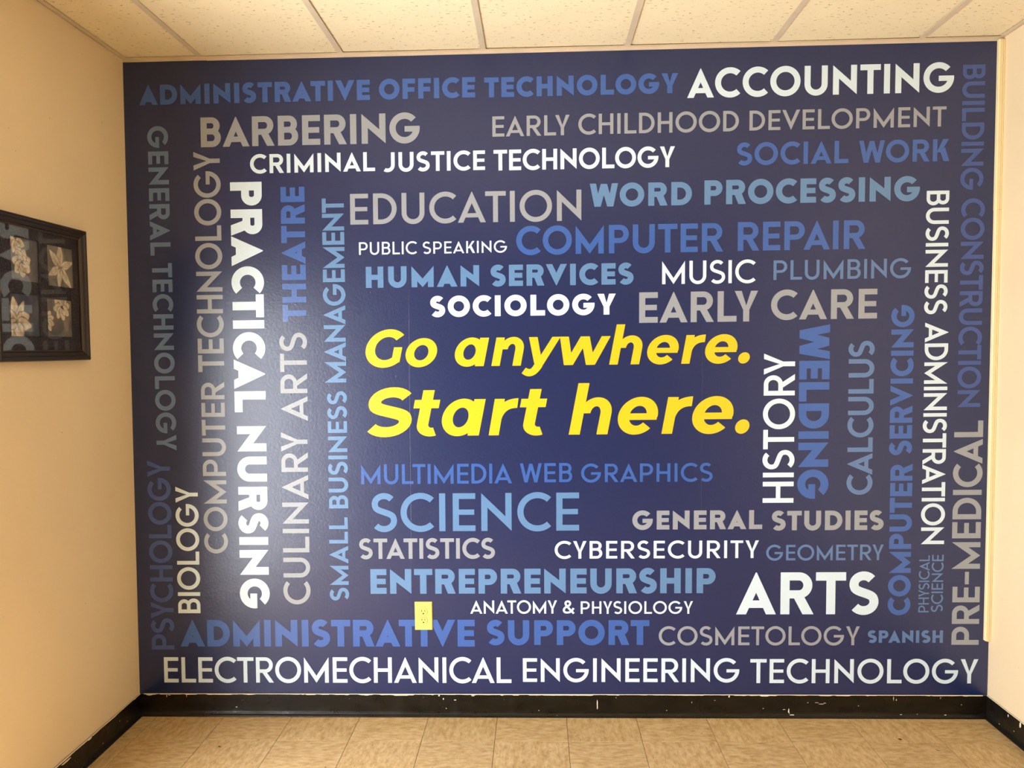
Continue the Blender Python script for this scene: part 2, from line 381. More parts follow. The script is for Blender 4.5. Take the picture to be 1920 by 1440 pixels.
# lettering data: colour, stroke weight, direction, [(word, start x, baseline z, end x, cap z)] in metres on the wall
PHRASES = [
  ('blue', 0.26, 'h', [('ADMINISTRATIVE', 0.068, 2.6968, 1.0739, 2.7822), ('OFFICE', 1.1131, 2.6976, 1.5262, 2.7827), ('TECHNOLOGY', 1.5648, 2.6957, 2.3873, 2.7791)], 'bold medium-blue lettering along the top left'),
  ('white', 0.205, 'h', [('ACCOUNTING', 2.4249, 2.6739, 3.5333, 2.7956)], 'large off-white lettering at the top right'),
  ('grey', 0.16, 'h', [('EARLY', 1.5988, 2.5299, 1.9283, 2.6152), ('CHILDHOOD', 1.9652, 2.5311, 2.6429, 2.6168), ('DEVELOPMENT', 2.6872, 2.5324, 3.5046, 2.6152)], 'thin grey lettering in the second row'),
  ('grey', 0.215, 'h', [('BARBERING', 0.3347, 2.5115, 1.2871, 2.6384)], 'large pale grey lettering at the upper left'),
  ('white', 0.19, 'h', [('CRIMINAL', 0.5481, 2.3949, 1.0923, 2.4761), ('JUSTICE', 1.1277, 2.3903, 1.5664, 2.4731), ('TECHNOLOGY', 1.603, 2.3866, 2.3747, 2.4737)], 'white lettering in the third row'),
  ('blue', 0.2, 'h', [('SOCIAL', 2.6343, 2.3885, 3.1027, 2.4818), ('WORK', 3.1456, 2.3883, 3.5206, 2.4803)], 'medium-blue lettering at the upper right'),
  ('lightblue', 0.255, 'h', [('WORD', 2.0139, 2.2251, 2.4476, 2.3232), ('PROCESSING', 2.5, 2.2257, 3.4013, 2.3277)], 'bold light-blue lettering'),
  ('grey', 0.158, 'h', [('EDUCATION', 0.9816, 2.1679, 1.978, 2.2992)], 'large thin grey lettering'),
  ('white', 0.14, 'h', [('PUBLIC', 1.0176, 2.0374, 1.27, 2.0916), ('SPEAKING', 1.2942, 2.0375, 1.6587, 2.0889)], 'small thin white lettering'),
  ('blue', 0.195, 'h', [('COMPUTER', 1.6986, 2.0263, 2.5813, 2.1472), ('REPAIR', 2.6424, 2.0278, 3.179, 2.149)], 'large medium-blue lettering'),
  ('lightblue', 0.265, 'h', [('HUMAN', 1.0459, 1.8945, 1.538, 1.9855), ('SERVICES', 1.5858, 1.8933, 2.2012, 1.9845)], 'bold light-blue lettering above the slogan'),
  ('white', 0.145, 'h', [('MUSIC', 2.3227, 1.8913, 2.7193, 1.9893)], 'thin white lettering'),
  ('steelblue', 0.15, 'h', [('PLUMBING', 2.7945, 1.9022, 3.3708, 1.9848)], 'thin steel-blue lettering'),
  ('white', 0.27, 'h', [('SOCIOLOGY', 1.3235, 1.7649, 2.1252, 1.8544)], 'bold white lettering just above the slogan'),
  ('grey', 0.2, 'h', [('EARLY', 2.2254, 1.7274, 2.7303, 1.8579), ('CARE', 2.7857, 1.733, 3.2321, 1.8588)], 'large grey lettering beside the slogan'),
  ('blue', 0.155, 'h', [('MULTIMEDIA', 1.0137, 1.0372, 1.676, 1.1245), ('WEB', 1.7105, 1.0407, 1.9381, 1.1244), ('GRAPHICS', 1.9762, 1.0394, 2.5436, 1.1197)], 'thin medium-blue lettering under the slogan'),
  ('lightblue', 0.16, 'h', [('SCIENCE', 1.0553, 0.8278, 1.9676, 0.995)], 'large light-blue lettering'),
  ('grey', 0.19, 'h', [('STATISTICS', 0.9992, 0.7057, 1.5997, 0.7962)], 'small pale grey lettering'),
  ('white', 0.155, 'h', [('CYBERSECURITY', 1.8608, 0.7038, 2.7448, 0.7812)], 'white lettering'),
  ('grey', 0.25, 'h', [('GENERAL', 2.1984, 0.8305, 2.7579, 0.9133), ('STUDIES', 2.7976, 0.8246, 3.2752, 0.9092)], 'bold grey lettering'),
  ('steelblue', 0.15, 'h', [('GEOMETRY', 2.7762, 0.6928, 3.2777, 0.7608)], 'small thin steel-blue lettering'),
  ('lightblue', 0.255, 'h', [('ENTREPRENEURSHIP', 1.0486, 0.5499, 2.5596, 0.6602)], 'bold light-blue lettering near the bottom'),
  ('white', 0.15, 'h', [('ANATOMY', 1.4891, 0.4604, 1.8709, 0.5192), ('&', 1.8965, 0.4603, 1.9479, 0.5191), ('PHYSIOLOGY', 1.9743, 0.459, 2.4626, 0.5146)], 'small thin white lettering near the bottom'),
  ('white', 0.21, 'h', [('ARTS', 2.6491, 0.4558, 3.2594, 0.6405)], 'largest off-white lettering at the lower right'),
  ('blue', 0.255, 'h', [('ADMINISTRATIVE', 0.1909, 0.3132, 1.5082, 0.4334), ('SUPPORT', 1.5605, 0.3206, 2.2737, 0.431)], 'bold medium-blue lettering partly behind the outlet'),
  ('grey', 0.15, 'h', [('COSMETOLOGY', 2.3148, 0.3195, 3.1814, 0.4024)], 'thin grey lettering near the bottom'),
  ('steelblue', 0.25, 'h', [('SPANISH', 3.2152, 0.3302, 3.5363, 0.3846)], 'small bold steel-blue lettering'),
  ('white', 0.152, 'h', [('ELECTROMECHANICAL', 0.1134, 0.1496, 1.6692, 0.2645), ('ENGINEERING', 1.7198, 0.1548, 2.6654, 0.2608), ('TECHNOLOGY', 2.7125, 0.1513, 3.6891, 0.258)], 'long thin white lettering along the bottom'),
  ('white', 0.17, 'u', [('BIOLOGY', 0.2851, 0.4643, 0.1847, 1.0321)], 'off-white vertical lettering at the lower left'),
  ('grey', 0.17, 'u', [('COMPUTER', 0.4142, 0.7329, 0.3104, 1.4943), ('TECHNOLOGY', 0.4158, 1.5383, 0.3003, 2.4924)], 'pale grey vertical lettering'),
  ('blue', 0.245, 'u', [('THEATRE', 0.7836, 1.7527, 0.6788, 2.3346)], 'bold medium-blue vertical lettering'),
  ('grey', 0.16, 'u', [('CULINARY', 0.7791, 0.5032, 0.6614, 1.2696), ('ARTS', 0.7821, 1.3183, 0.6636, 1.7048)], 'thin pale grey vertical lettering'),
  ('lightblue', 0.19, 'u', [('SMALL', 0.9515, 0.519, 0.8681, 0.8915), ('BUSINESS', 0.9544, 0.9313, 0.8697, 1.4473), ('MANAGEMENT', 0.9542, 1.4856, 0.8584, 2.2817)], 'light-blue vertical lettering'),
  ('deepblue', 0.19, 'u', [('PSYCHOLOGY', 0.1633, 0.2999, 0.0607, 1.1499)], 'dark blue vertical lettering at the lower left'),
  ('white', 0.16, 'u', [('HISTORY', 2.8902, 0.9446, 2.7583, 1.5891)], 'thin white vertical lettering beside the slogan'),
  ('steelblue', 0.19, 'u', [('CALCULUS', 3.2232, 0.9773, 3.1166, 1.6386)], 'steel-blue vertical lettering'),
  ('blue', 0.24, 'u', [('COMPUTER', 3.3937, 0.4514, 3.2999, 1.1093), ('SERVICING', 3.3881, 1.1459, 3.2936, 1.7886)], 'bold medium-blue vertical lettering at the right'),
  ('steelblue', 0.14, 'u', [('PHYSICAL', 3.4735, 0.4637, 3.4291, 0.7125), ('SCIENCE', 3.5323, 0.4648, 3.4832, 0.7153)], 'small two-line steel-blue vertical lettering'),
  ('grey', 0.19, 'u', [('PRE', 3.6881, 0.3213, 3.5725, 0.5756), ('-', 3.6844, 0.5858, 3.575, 0.6407), ('MEDICAL', 3.6862, 0.6536, 3.5656, 1.2932)], 'large grey vertical lettering at the right edge'),
  ('dimblue', 0.21, 'd', [('GENERAL', 0.1008, 2.6061, 0.1905, 2.0491), ('TECHNOLOGY', 0.1057, 2.0158, 0.1947, 1.1939)], 'dim steel-blue vertical lettering at the left edge'),
  ('white', 0.27, 'd', [('PRACTICAL', 0.4585, 2.359, 0.5969, 1.3595), ('NURSING', 0.4664, 1.2977, 0.5959, 0.4855)], 'heavy white vertical lettering'),
  ('blue', 0.265, 'd', [('WELDING', 2.9077, 1.7106, 3.0362, 0.9611)], 'bold medium-blue vertical lettering beside the slogan'),
  ('white', 0.165, 'd', [('BUSINESS', 3.4301, 2.266, 3.5238, 1.7475), ('ADMINISTRATION', 3.4343, 1.7121, 3.5323, 0.7615)], 'thin white vertical lettering at the right'),
  ('deepblue', 0.19, 'd', [('BUILDING', 3.569, 2.7843, 3.6617, 2.2671), ('CONSTRUCTION', 3.5755, 2.231, 3.671, 1.351)], 'dark blue vertical lettering at the right edge'),
]
SLOGAN = [
  (1.5498, 0.1625, [('G', 1.0401, 1.2106), ('o', 1.2153, 1.3533), ('a', 1.43, 1.5796), ('n', 1.5883, 1.73), ('y', 1.7196, 1.8885), ('w', 1.8856, 2.1039), ('h', 2.097, 2.2401), ('e', 2.2601, 2.3953), ('r', 2.4056, 2.5109), ('e', 2.5075, 2.6454), ('.', 2.6483, 2.6981)]),
  (1.248, 0.2102, [('S', 1.0431, 1.2395), ('t', 1.2471, 1.3652), ('a', 1.371, 1.5633), ('r', 1.5749, 1.7056), ('t', 1.7114, 1.8301), ('h', 1.9226, 2.1088), ('e', 2.1347, 2.3081), ('r', 2.3225, 2.4581), ('e', 2.4541, 2.631), ('.', 2.6378, 2.6993)]),
]
TILT = 0.0

# ---------------------------------------------------------------- lettering: a geometric sans drawn as flat polygons
# glyph units: baseline 0, cap height 1; every glyph returns (list of polygons, advance edges)
PI = math.pi
def arc(cx, cy, rx, ry, sx, sy, a0, a1, n=None):
    a0, a1 = math.radians(a0), math.radians(a1)
    n = n or max(4, int(abs(a1 - a0) / (2 * PI) * 48))
    P = []
    for i in range(n):
        t0, t1 = a0 + (a1 - a0) * i / n, a0 + (a1 - a0) * (i + 1) / n
        P.append([(cx + rx * math.cos(t0), cy + ry * math.sin(t0)), (cx + rx * math.cos(t1), cy + ry * math.sin(t1)),
                  (cx + (rx - sx) * math.cos(t1), cy + (ry - sy) * math.sin(t1)), (cx + (rx - sx) * math.cos(t0), cy + (ry - sy) * math.sin(t0))])
    return P
def rc(x0, y0, x1, y1): return [[(x0, y0), (x1, y0), (x1, y1), (x0, y1)]]
def ribbon(pts, w):
    # w: constant or function(u)
    n = len(pts); L = []
    for i in range(n):
        a = pts[max(0, i - 1)]; b = pts[min(n - 1, i + 1)]
        dx, dy = b[0] - a[0], b[1] - a[1]; l = math.hypot(dx, dy)
        hw = (w(i / (n - 1)) if callable(w) else w) / 2
        L.append(((pts[i][0] - dy / l * hw, pts[i][1] + dx / l * hw), (pts[i][0] + dy / l * hw, pts[i][1] - dx / l * hw)))
    return [[L[i][0], L[i][1], L[i+1][1], L[i+1][0]] for i in range(n - 1)]
def bez(p0, p1, p2, p3, n=14):
    return [tuple((1-t)**3*p0[k] + 3*(1-t)**2*t*p1[k] + 3*(1-t)*t*t*p2[k] + t**3*p3[k] for k in (0, 1)) for t in [i / n for i in range(n + 1)]]
def earc(cx, cy, rx, ry, a0, a1, n=14):
    return [(cx + rx * math.cos(math.radians(a0 + (a1 - a0) * i / n)), cy + ry * math.sin(math.radians(a0 + (a1 - a0) * i / n))) for i in range(n + 1)]
OV = 0.018
def diag_m(s, h, w):            # slope m<0 with h + m*w = s*sqrt(1+m^2)
    m = -h / w
    for _ in range(40): m = (s * math.sqrt(1 + m * m) - h) / w
    return m
def s_curve(s, W, ov=OV, a_top=36, a_bot=36):
    h0, h1 = -ov + s / 2, 1 + ov - s / 2
    tot = h1 - h0; rt = tot * 0.245; rb = tot * 0.255
    rxt = (W - s) / 2 * 0.93; rxb = (W - s) / 2
    cx = W / 2; ct = (cx, h1 - rt); cb = (cx, h0 + rb)
    top = earc(ct[0], ct[1], rxt, rt, a_top, 200)
    bot = earc(cb[0], cb[1], rxb, rb, 20, -180 + a_bot)
    a = top[-1]; b = bot[0]
    mid = bez(a, (a[0] + 0.02, a[1] - rt * 0.62), (b[0] - 0.02, b[1] + rb * 0.62), b, 12)
    return top[:-1] + mid + bot[1:]
def glyph(c, s):
    P = []
    if c in 'OCGQ':
        r = 0.5 + OV; cx = r
        if c == 'O': return arc(cx, .5, r, r, s, s, 0, 360), 2 * r
        if c == 'C': return arc(cx, .5, r, r, s, s, 47, 313), r + r * math.cos(math.radians(47)) + .0
        t = math.degrees(math.asin(min(.9, (s * 0.30) / r)))
        P = arc(cx, .5, r, r, s, s, 42, 360 + t)
        yb = .5 + s * 0.30
        ye_ = yb - s * .88; xr = lambda y: cx + math.sqrt(max(0, r * r - (y - .5) ** 2))
        P += [[(cx, ye_), (xr(ye_), ye_), (xr(.5) if ye_ < .5 < yb else xr(yb), .5), (xr(yb), yb), (cx, yb)]]
        return P, 2 * r
    if c == 'S':
        W = .62 + .35 * s
        return ribbon(s_curve(s, W), s), W
    if c == 'E' or c == 'F':
        W = (.49 if c == 'E' else .48) + .6 * s; hs = s * .95
        P = rc(0, 0, s, 1) + rc(s, 1 - hs, W, 1) + rc(s, .5 - hs * .46, W - .03, .5 + hs * .46)
        if c == 'E': P += rc(s, 0, W, hs)
        else: P = rc(0, 0, s, 1) + rc(s, 1 - hs, W, 1) + rc(s, .46 - hs * .46, W - .04, .46 + hs * .46)
        return P, W
    if c == 'L':
        W = .45 + .85 * s; return rc(0, 0, s, 1) + rc(s, 0, W, s * .95), W
    if c == 'I': return rc(0, 0, s, 1), s
    if c == 'T':
        W = .55 + .70 * s; return rc(0, 1 - s * .95, W, 1) + rc(W/2 - s/2, 0, W/2 + s/2, 1 - s * .95), W
    if c == 'H':
        W = .58 + .88 * s; return rc(0, 0, s, 1) + rc(W - s, 0, W, 1) + rc(s, .5 - s * .45, W - s, .5 + s * .45), W
    if c == '-': return rc(0, .36, .42, .36 + s * .95), .42
    if c == 'U':
        W = .57 + 1.07 * s; r = W / 2
        return rc(0, r - OV, s, 1) + rc(W - s, r - OV, W, 1) + arc(r, r - OV, r, r, s, s, 180, 360), W
    if c == 'J':
        W = .42 + .9 * s; r = W * .62
        return rc(W - s, r - OV, W, 1) + arc(W - r, r - OV, r, r, s, s, 360, 236), W
    if c == 'N':
        W = .67 + .7 * s; top = 1.0; m = diag_m(s, 1.0, W)
        up = lambda x: 1 + m * x
        lo = lambda x: m * (x - W)
        return ([[(0, 0), (s, 0), (s, up(s)), (0, 1)]] + [[(W, 1), (W - s, 1), (W - s, lo(W - s)), (W, 0)]]
                + [[(s, up(s)), (s, lo(s)), (W - s, lo(W - s)), (W - s, up(W - s))]]), W
    if c == 'M':
        W = .92 + .4 * s; h = W / 2; m = diag_m(s, 1.0, h)
        up = lambda x: 1 + m * x
        lo = lambda x: m * (x - h)
        L = [[(0, 0), (s, 0), (s, up(s)), (0, 1)], [(s, up(s)), (s, lo(s)), (h, 0), (h, up(h))]]
        return L + [[(W - x, y) for x, y in q] for q in L], W
    if c in 'AV':
        W = (.82 + .5 * s) if c == 'A' else (.73 + .9 * s)
        f = .05 * s; h = W / 2 - f
        l = math.hypot(h, 1); bx = s * l            # horizontal width of the leg
        # outer edge x = h*y ; inner edge x = bx + h*y, meets the axis at y=(W/2-bx)/h
        ya = (W / 2 - bx) / h
        L = [[(0, 0), (bx, 0), (W / 2, ya), (W / 2, 1), (W / 2 - f, 1)]]
        P = L + [[(W - x, y) for x, y in q] for q in L]
        if c == 'A':
            y0 = .20 - s * .22; y1 = y0 + s * .86
            y0 = max(y0, .12)
            y1 = y0 + s * .86
            P += [[(bx + h * y0 - .02, y0), (W - bx - h * y0 + .02, y0), (W - bx - h * y1 + .02, y1), (bx + h * y1 - .02, y1)]]
        else: P = [[(x, 1 - y) for x, y in q] for q in P]
        return P, W
    if c == 'W':
        W = .98 + .85 * s; q = W / 4; h = q * 1.0
        f = .12 * s
        hh = q + .02
        # four legs: outer pair and inner pair, inner apex at cap height
        def leg(x0, x1):                       # centre-line foot to head, horizontal cut
            dx = x1 - x0; b = s * math.hypot(dx, 1) / 1.0
            return b
        b = s * math.sqrt(1 + (q * .88) ** 2)
        a0 = b / 2; v0 = W * .275; mid = W / 2
        ribs = [((a0, 1), (v0, 0)), ((v0, 0), (mid, .98)), ((mid, .98), (W - v0, 0)), ((W - v0, 0), (W - a0, 1))]
        P = []
        for (xa, ya_), (xb, yb_) in ribs:
            P.append([(xa - b / 2, ya_), (xa + b / 2, ya_), (xb + b / 2, yb_), (xb - b / 2, yb_)])
        return P, W
    if c == 'Y':
        W = .5 + 1.3 * s; j = .40; bx = s * 1.14
        mid = W / 2; yj = j
        L = [[(0, 1), (bx, 1), (mid + s / 2, yj + .0), (mid - s / 2, yj)]]
        # inner vee
        P = [[(0, 1), (bx, 1), (mid, yj + s * .62), (mid, yj - .02), (mid - s / 2, yj - .02)],
             [(W, 1), (W - bx, 1), (mid, yj + s * .62), (mid, yj - .02), (mid + s / 2, yj - .02)]]
        return P + rc(mid - s / 2, 0, mid + s / 2, yj - .02), W
    if c == 'D':
        W = .59 + 1.1 * s; rx = min(.5, W - s * .9)
        return rc(0, 0, s, 1) + rc(s, 0, W - rx, s * .95) + rc(s, 1 - s * .95, W - rx, 1) + arc(W - rx, .5, rx, .5, s, s * .95, -90, 90), W
    if c in 'PR':
        W = (.60 + .55 * s) if c == 'P' else (.56 + 1.0 * s)
        hgt = .60 + .10 * s if c == 'R' else .62 + .12 * s
        bw = W if c == 'P' else W - .035
        ry = hgt / 2; rx = min(ry, bw - s * .9); cy = 1 - ry; cx = bw - rx; hs = s * .92
        P = rc(0, 0, s, 1) + rc(s, 1 - hs, cx, 1) + rc(s, 1 - hgt, cx, 1 - hgt + hs) + arc(cx, cy, rx, ry, s, hs, -90, 90)
        if c == 'R':
            b = s * 1.22; x0 = max(s + .005, cx - rx * .52); yt = 1 - hgt + hs * .5
            P += [[(x0 + .0, yt), (x0 + b, yt), (W, 0), (W - b, 0)]]
        return P, W
    if c == 'B':
        W = .58 + .55 * s; hs = s * .92; yb = .525
        hb = yb + hs * .5; ht = 1 - yb + hs * .5
        rb = hb / 2; rt = ht / 2; wt = W - .035
        P = rc(0, 0, s, 1) + rc(s, 0, W - rb, hs) + rc(s, hb - hs, W - rb, hb) + arc(W - rb, rb, rb, rb, s, hs, -90, 90)
        P += rc(s, 1 - hs, wt - rt, 1) + arc(wt - rt, 1 - rt, rt, rt, s, hs, -90, 90)
        return P, W
    if c == 'K':
        W = .58 + .8 * s; b = s * 1.3
        P = rc(0, 0, s, 1)
        P += [[(W - .03 - b, 1), (W - .03, 1), (s + b * .62, .40), (s - .0, .40 + .0), (s, .46)]]
        P += [[(s + .10, .52), (s + .10 + b * .95, .62), (W, 0), (W - b, 0)]]
        return P, W
    if c == '&':
        s2 = s
        pts = (bez((.74, .42), (.62, .12), (.42, -.0 + s / 2), (.27, s / 2), 10)[:-1] + bez((.27, s / 2), (.02, s / 2), (-.0, .36), (.20, .48), 10)[:-1]
               + bez((.20, .48), (.42, .58), (.52, .68), (.50, .80), 8)[:-1] + bez((.50, .80), (.46, .97), (.20, .97), (.18, .78), 8)[:-1]
               + bez((.18, .78), (.18, .62), (.40, .42), (.76, .0), 10))
        return ribbon(pts, s2), .82
    return [], .3
RND_L, RND_R = 'OCGQ', 'ODP'
def sb(c, side):
    if c in 'OQ': return .045
    if c == 'C' or c == 'G': return .045 if side == 'l' else (.03 if c == 'C' else .075)
    if c in 'AVWY': return .010
    if c == 'T': return .022
    if c == 'S': return .035
    if c == 'J' and side == 'l': return .0
    if side == 'r' and c in 'EF': return .05
    if side == 'r' and c == 'L': return .025
    if side == 'r' and c == 'K': return .01
    if side == 'r' and c == 'R': return .03
    if side == 'r' and c in 'DPB': return .05
    return .09
KERN = {'AT': -.07, 'TA': -.07, 'LO': -.02, 'LY': -.10, 'RY': -.02, 'AV': -.08, 'PA': -.10, 'LT': -.09, 'AC': -.02, 'CA': -.01, 'TO': -.02, 'OT': -.02, 'TY': .02,
        'RT': -.01, 'RA': .0, 'VI': .02, 'KI': .0, 'YC': -.03, 'OW': -.01, 'WO': -.02, 'LL': .0, 'LC': -.02, 'EA': .0}
def layout(text, s):
    items, x = [], 0.0
    for i, c in enumerate(text):
        P, w = glyph(c, s)
        if i: x += sb(text[i-1], 'r') + sb(c, 'l') + KERN.get(text[i-1] + c, 0)
        xs_ = [p[0] for q in P for p in q]
        items.append((P, x, w)); x += w
    return items, x
DBG = []
def word_polys(text, wt, length, height):
    """flat polygons of the word in metres, origin at its baseline start, fitted to its measured length and cap height"""
    items, nat = layout(text, wt); nat *= height
    k = math.sqrt(length / nat) if len(text) > 1 else length / nat
    DBG.append((text, round(length / nat, 3)))
    rest = (length - nat * k) / max(1, len(text) - 1)
    out = []
    for i, (P, x, w) in enumerate(items):
        for q in P: out.append([((x + px) * height * k + rest * i, py * height) for px, py in q])
    return out

# slogan lower case (bold italic), upright glyphs then slanted
SL = 0.19
def yglyph(c):
    s, h, X = .225, .185, .755
    if c == 'o': return arc(.41, X / 2, .41, X / 2 + .012, s, h, 0, 360)
    if c == 'e':
        cx, cy, rx, ry = .40, X / 2, .40, X / 2 + .012
        return arc(cx, cy, rx, ry, s, h, -4, 318) + rc(.10, cy - .085, .79, cy + .05)
    if c == 'a':
        return arc(.37, X / 2, .37, X / 2 + .012, s * .96, h, 0, 360) + rc(.80 - s, 0, .80, X)
    if c == 'n' or c == 'h':
        top = X if c == 'n' else 1.06; W_ = .79; r = (W_ - s * .6) / 2
        P = rc(0, 0, s, top) + rc(W_ - s, 0, W_, X - r + .02)
        return P + arc(W_ - r, X - r + .012, r, r, s, h, 0, 180)
    if c == 'r':
        P = rc(0, 0, s, X)
        return P + ribbon(bez((s * .55, .34), (.16, .56), (.30, .665), (.53, .665), 12), lambda u: .20 - .0 * u)
    if c == 't':
        P = rc(.13, .235, .13 + s, .95) + rc(0, .575, .50, .575 + .175)
        return P + arc(.13 + .30, .237, .30, .249, s, h * .98, 180, 293) 
    if c == 'w':
        W_ = 1.22; b = .215
        P = []
        for (xa, ya, xb, yb) in ((b/2, X, .345, 0), (.345, 0, .61, X), (.61, X, W_ - .345, 0), (W_ - .345, 0, W_ - b/2, X)):
            P.append([(xa - b/2, ya), (xa + b/2, ya), (xb + b/2, yb), (xb - b/2, yb)])
        return P
    if c == 'y':
        b = .235; X0 = .10
        P = [[(X0, X), (X0 + b, X), (X0 + .40 + b * .35, .08), (X0 + .27, .06)]]
        tail = [(X0 + .755, X), (X0 + .40, -.02)] 
        P += [[(X0 + .86 - b * .95, X), (X0 + .86, X), (X0 + .50, -.03), (X0 + .27, -.02)]]
        P += ribbon(bez((X0 + .40, .02), (X0 + .30, -.22), (X0 + .18, -.23), (X0 + .02, -.13), 12), lambda u: .24 - .07 * u)
        return P
    if c == '.': return [[(.125 + .15 * math.cos(2*PI*k/28), .135 + .148 * math.sin(2*PI*k/28)) for k in range(28)]]
    if c == 'G':
        cx, rx, ry = .52, .52, .515
        P = arc(cx, .5, rx, ry, s * 1.05, h * 1.12, 44, 318)
        return P + rc(.905 - s * .92, .13, .905, .53)
    if c == 'S':
        return ribbon(s_curve(.20, .84, .015, 30, 34), lambda u: .200 + .03 * math.sin(PI * u))
    return []
def slogan_polys(c, x0, x1, base, cap):
    P = [[(x + SL * y, y) for x, y in q] for q in yglyph(c)]
    a = min(p[0] for q in P for p in q); b = max(p[0] for q in P for p in q)
    k = (x1 - x0) / (b - a)
    DBG.append((c, round(k / cap, 3)))
    return [[(x0 + (x - a) * k, base + y * cap) for x, y in q] for q in P]

# ---------------------------------------------------------------- the mural
mu = empty('wall_mural', (W / 2, 0, BH)); tag(mu, 'navy vinyl wall mural covered with course names around a yellow two-line slogan', 'mural')
def MW(x, z, y): return (x + LEAN * z - W / 2, y, z - BH)
SE = [0.0, 1.2320, 2.4955, W]
for i in range(3):
    a, b = SE[i] + (0 if i == 0 else .0004), SE[i+1] - (0 if i == 2 else .0004)
    V = [MW(x, z, y) for x in (a, b) for y in (-.0006, -.0001) for z in (BH + .001, MT)]
    mesh('vinyl_panel', V, boxvf(0, 1, 0, 1, 0, 1)[1], M['navy'], mu)
# overlapped seams between the sheets
for x in SE[1:3]:
    z0, z1 = BH + .001, MT
    V = [MW(x - .0011, z0, -.0007), MW(x + .0011, z0, -.0007), MW(x + .0011, z1, -.0007), MW(x - .0011, z1, -.0007),
         MW(x - .0003, z0, -.0010), MW(x + .0003, z0, -.0010), MW(x + .0003, z1, -.0010), MW(x - .0003, z1, -.0010)]
    mesh('seam', V, [(0, 4, 7, 3), (4, 5, 6, 7), (5, 1, 2, 6)], M['navy'], mu)
from mathutils.geometry import delaunay_2d_cdt
def flat(polys, name, mat, label):
    # union of the overlapping strokes as one clean flat sheet
    pv, pf, idx = [], [], {}
    for q in polys:
        k = []
        for x, z in q:
            key = (round(x * 2e4), round(z * 2e4))
            if key not in idx: idx[key] = len(pv); pv.append(Vector((x * 100, z * 100)))
            if not k or k[-1] != idx[key]: k.append(idx[key])
        if len(k) > 2 and k[0] == k[-1]: k.pop()
        if len(k) > 2: pf.append(k)
    r = delaunay_2d_cdt(pv, [(k[i], k[(i + 1) % len(k)]) for k in pf for i in range(len(k))], [], 0, 1e-5)
    P2 = [[(pv[i].x, pv[i].y) for i in k] for k in pf]
    BB = [(min(p[0] for p in k), max(p[0] for p in k), min(p[1] for p in k), max(p[1] for p in k)) for k in P2]
    def inside(x, y):
        for k, b in zip(P2, BB):
            if b[0] <= x <= b[1] and b[2] <= y <= b[3]:
                c = False; j = len(k) - 1
                for i in range(len(k)):
                    (x1, y1), (x2, y2) = k[i], k[j]
                    if (y1 > y) != (y2 > y) and x < (x2 - x1) * (y - y1) / (y2 - y1) + x1: c = not c
                    j = i
                if c: return True
        return False
    V = [MW(p.x / 100, p.y / 100, -.0012) for p in r[0]]; F = []
    for f in r[2]:
        a_, b_, c_ = (r[0][i] for i in f)
        if inside((a_.x + b_.x + c_.x) / 3, (a_.y + b_.y + c_.y) / 3): F.append(tuple(f))
    me = D.meshes.new(name); me.from_pydata(V, [], F); me.update()
    o = link(name, me, mat, mu); o['label'] = label; return o
for col, wt, d, words, lab in PHRASES:
    for text, xa, za, xb, zb in words:
        if d == 'h':
            Q = word_polys(text, wt, xb - xa, zb - za); P = [[(xa + u, za + v) for u, v in q] for q in Q]
        elif d == 'u':       # reads upwards, tops to the left
            if text == '-': P = rc(xa - (xa - xb) * .555, za, xa - (xa - xb) * .40, zb)
            else: Q = word_polys(text, wt, zb - za, xa - xb); P = [[(xa - v, za + u) for u, v in q] for q in Q]
        else:                # reads downwards, tops to the right
            Q = word_polys(text, wt, za - zb, xb - xa); P = [[(xa + v, za - u) for u, v in q] for q in Q]
        flat(P, 'lettering', M[col], ('hyphen' if text == '-' else text) + ' in ' + lab)
for n, (base, cap, lets) in enumerate(SLOGAN):
    P = []
    xm = (lets[0][1] + lets[-1][2]) / 2
    for k0, k1, t in (((0, 2, 'Go'), (2, 11, 'anywhere.')), ((0, 5, 'Start'), (5, 10, 'here.')))[n]:
        P = []
        for c, x0_, x1_ in lets[k0:k1]: P += slogan_polys(c, x0_, x1_, base - TILT * ((x0_ + x1_) / 2 - xm), cap)
        flat(P, 'slogan_word', M['yellow'], t + ' in large bold yellow italics')

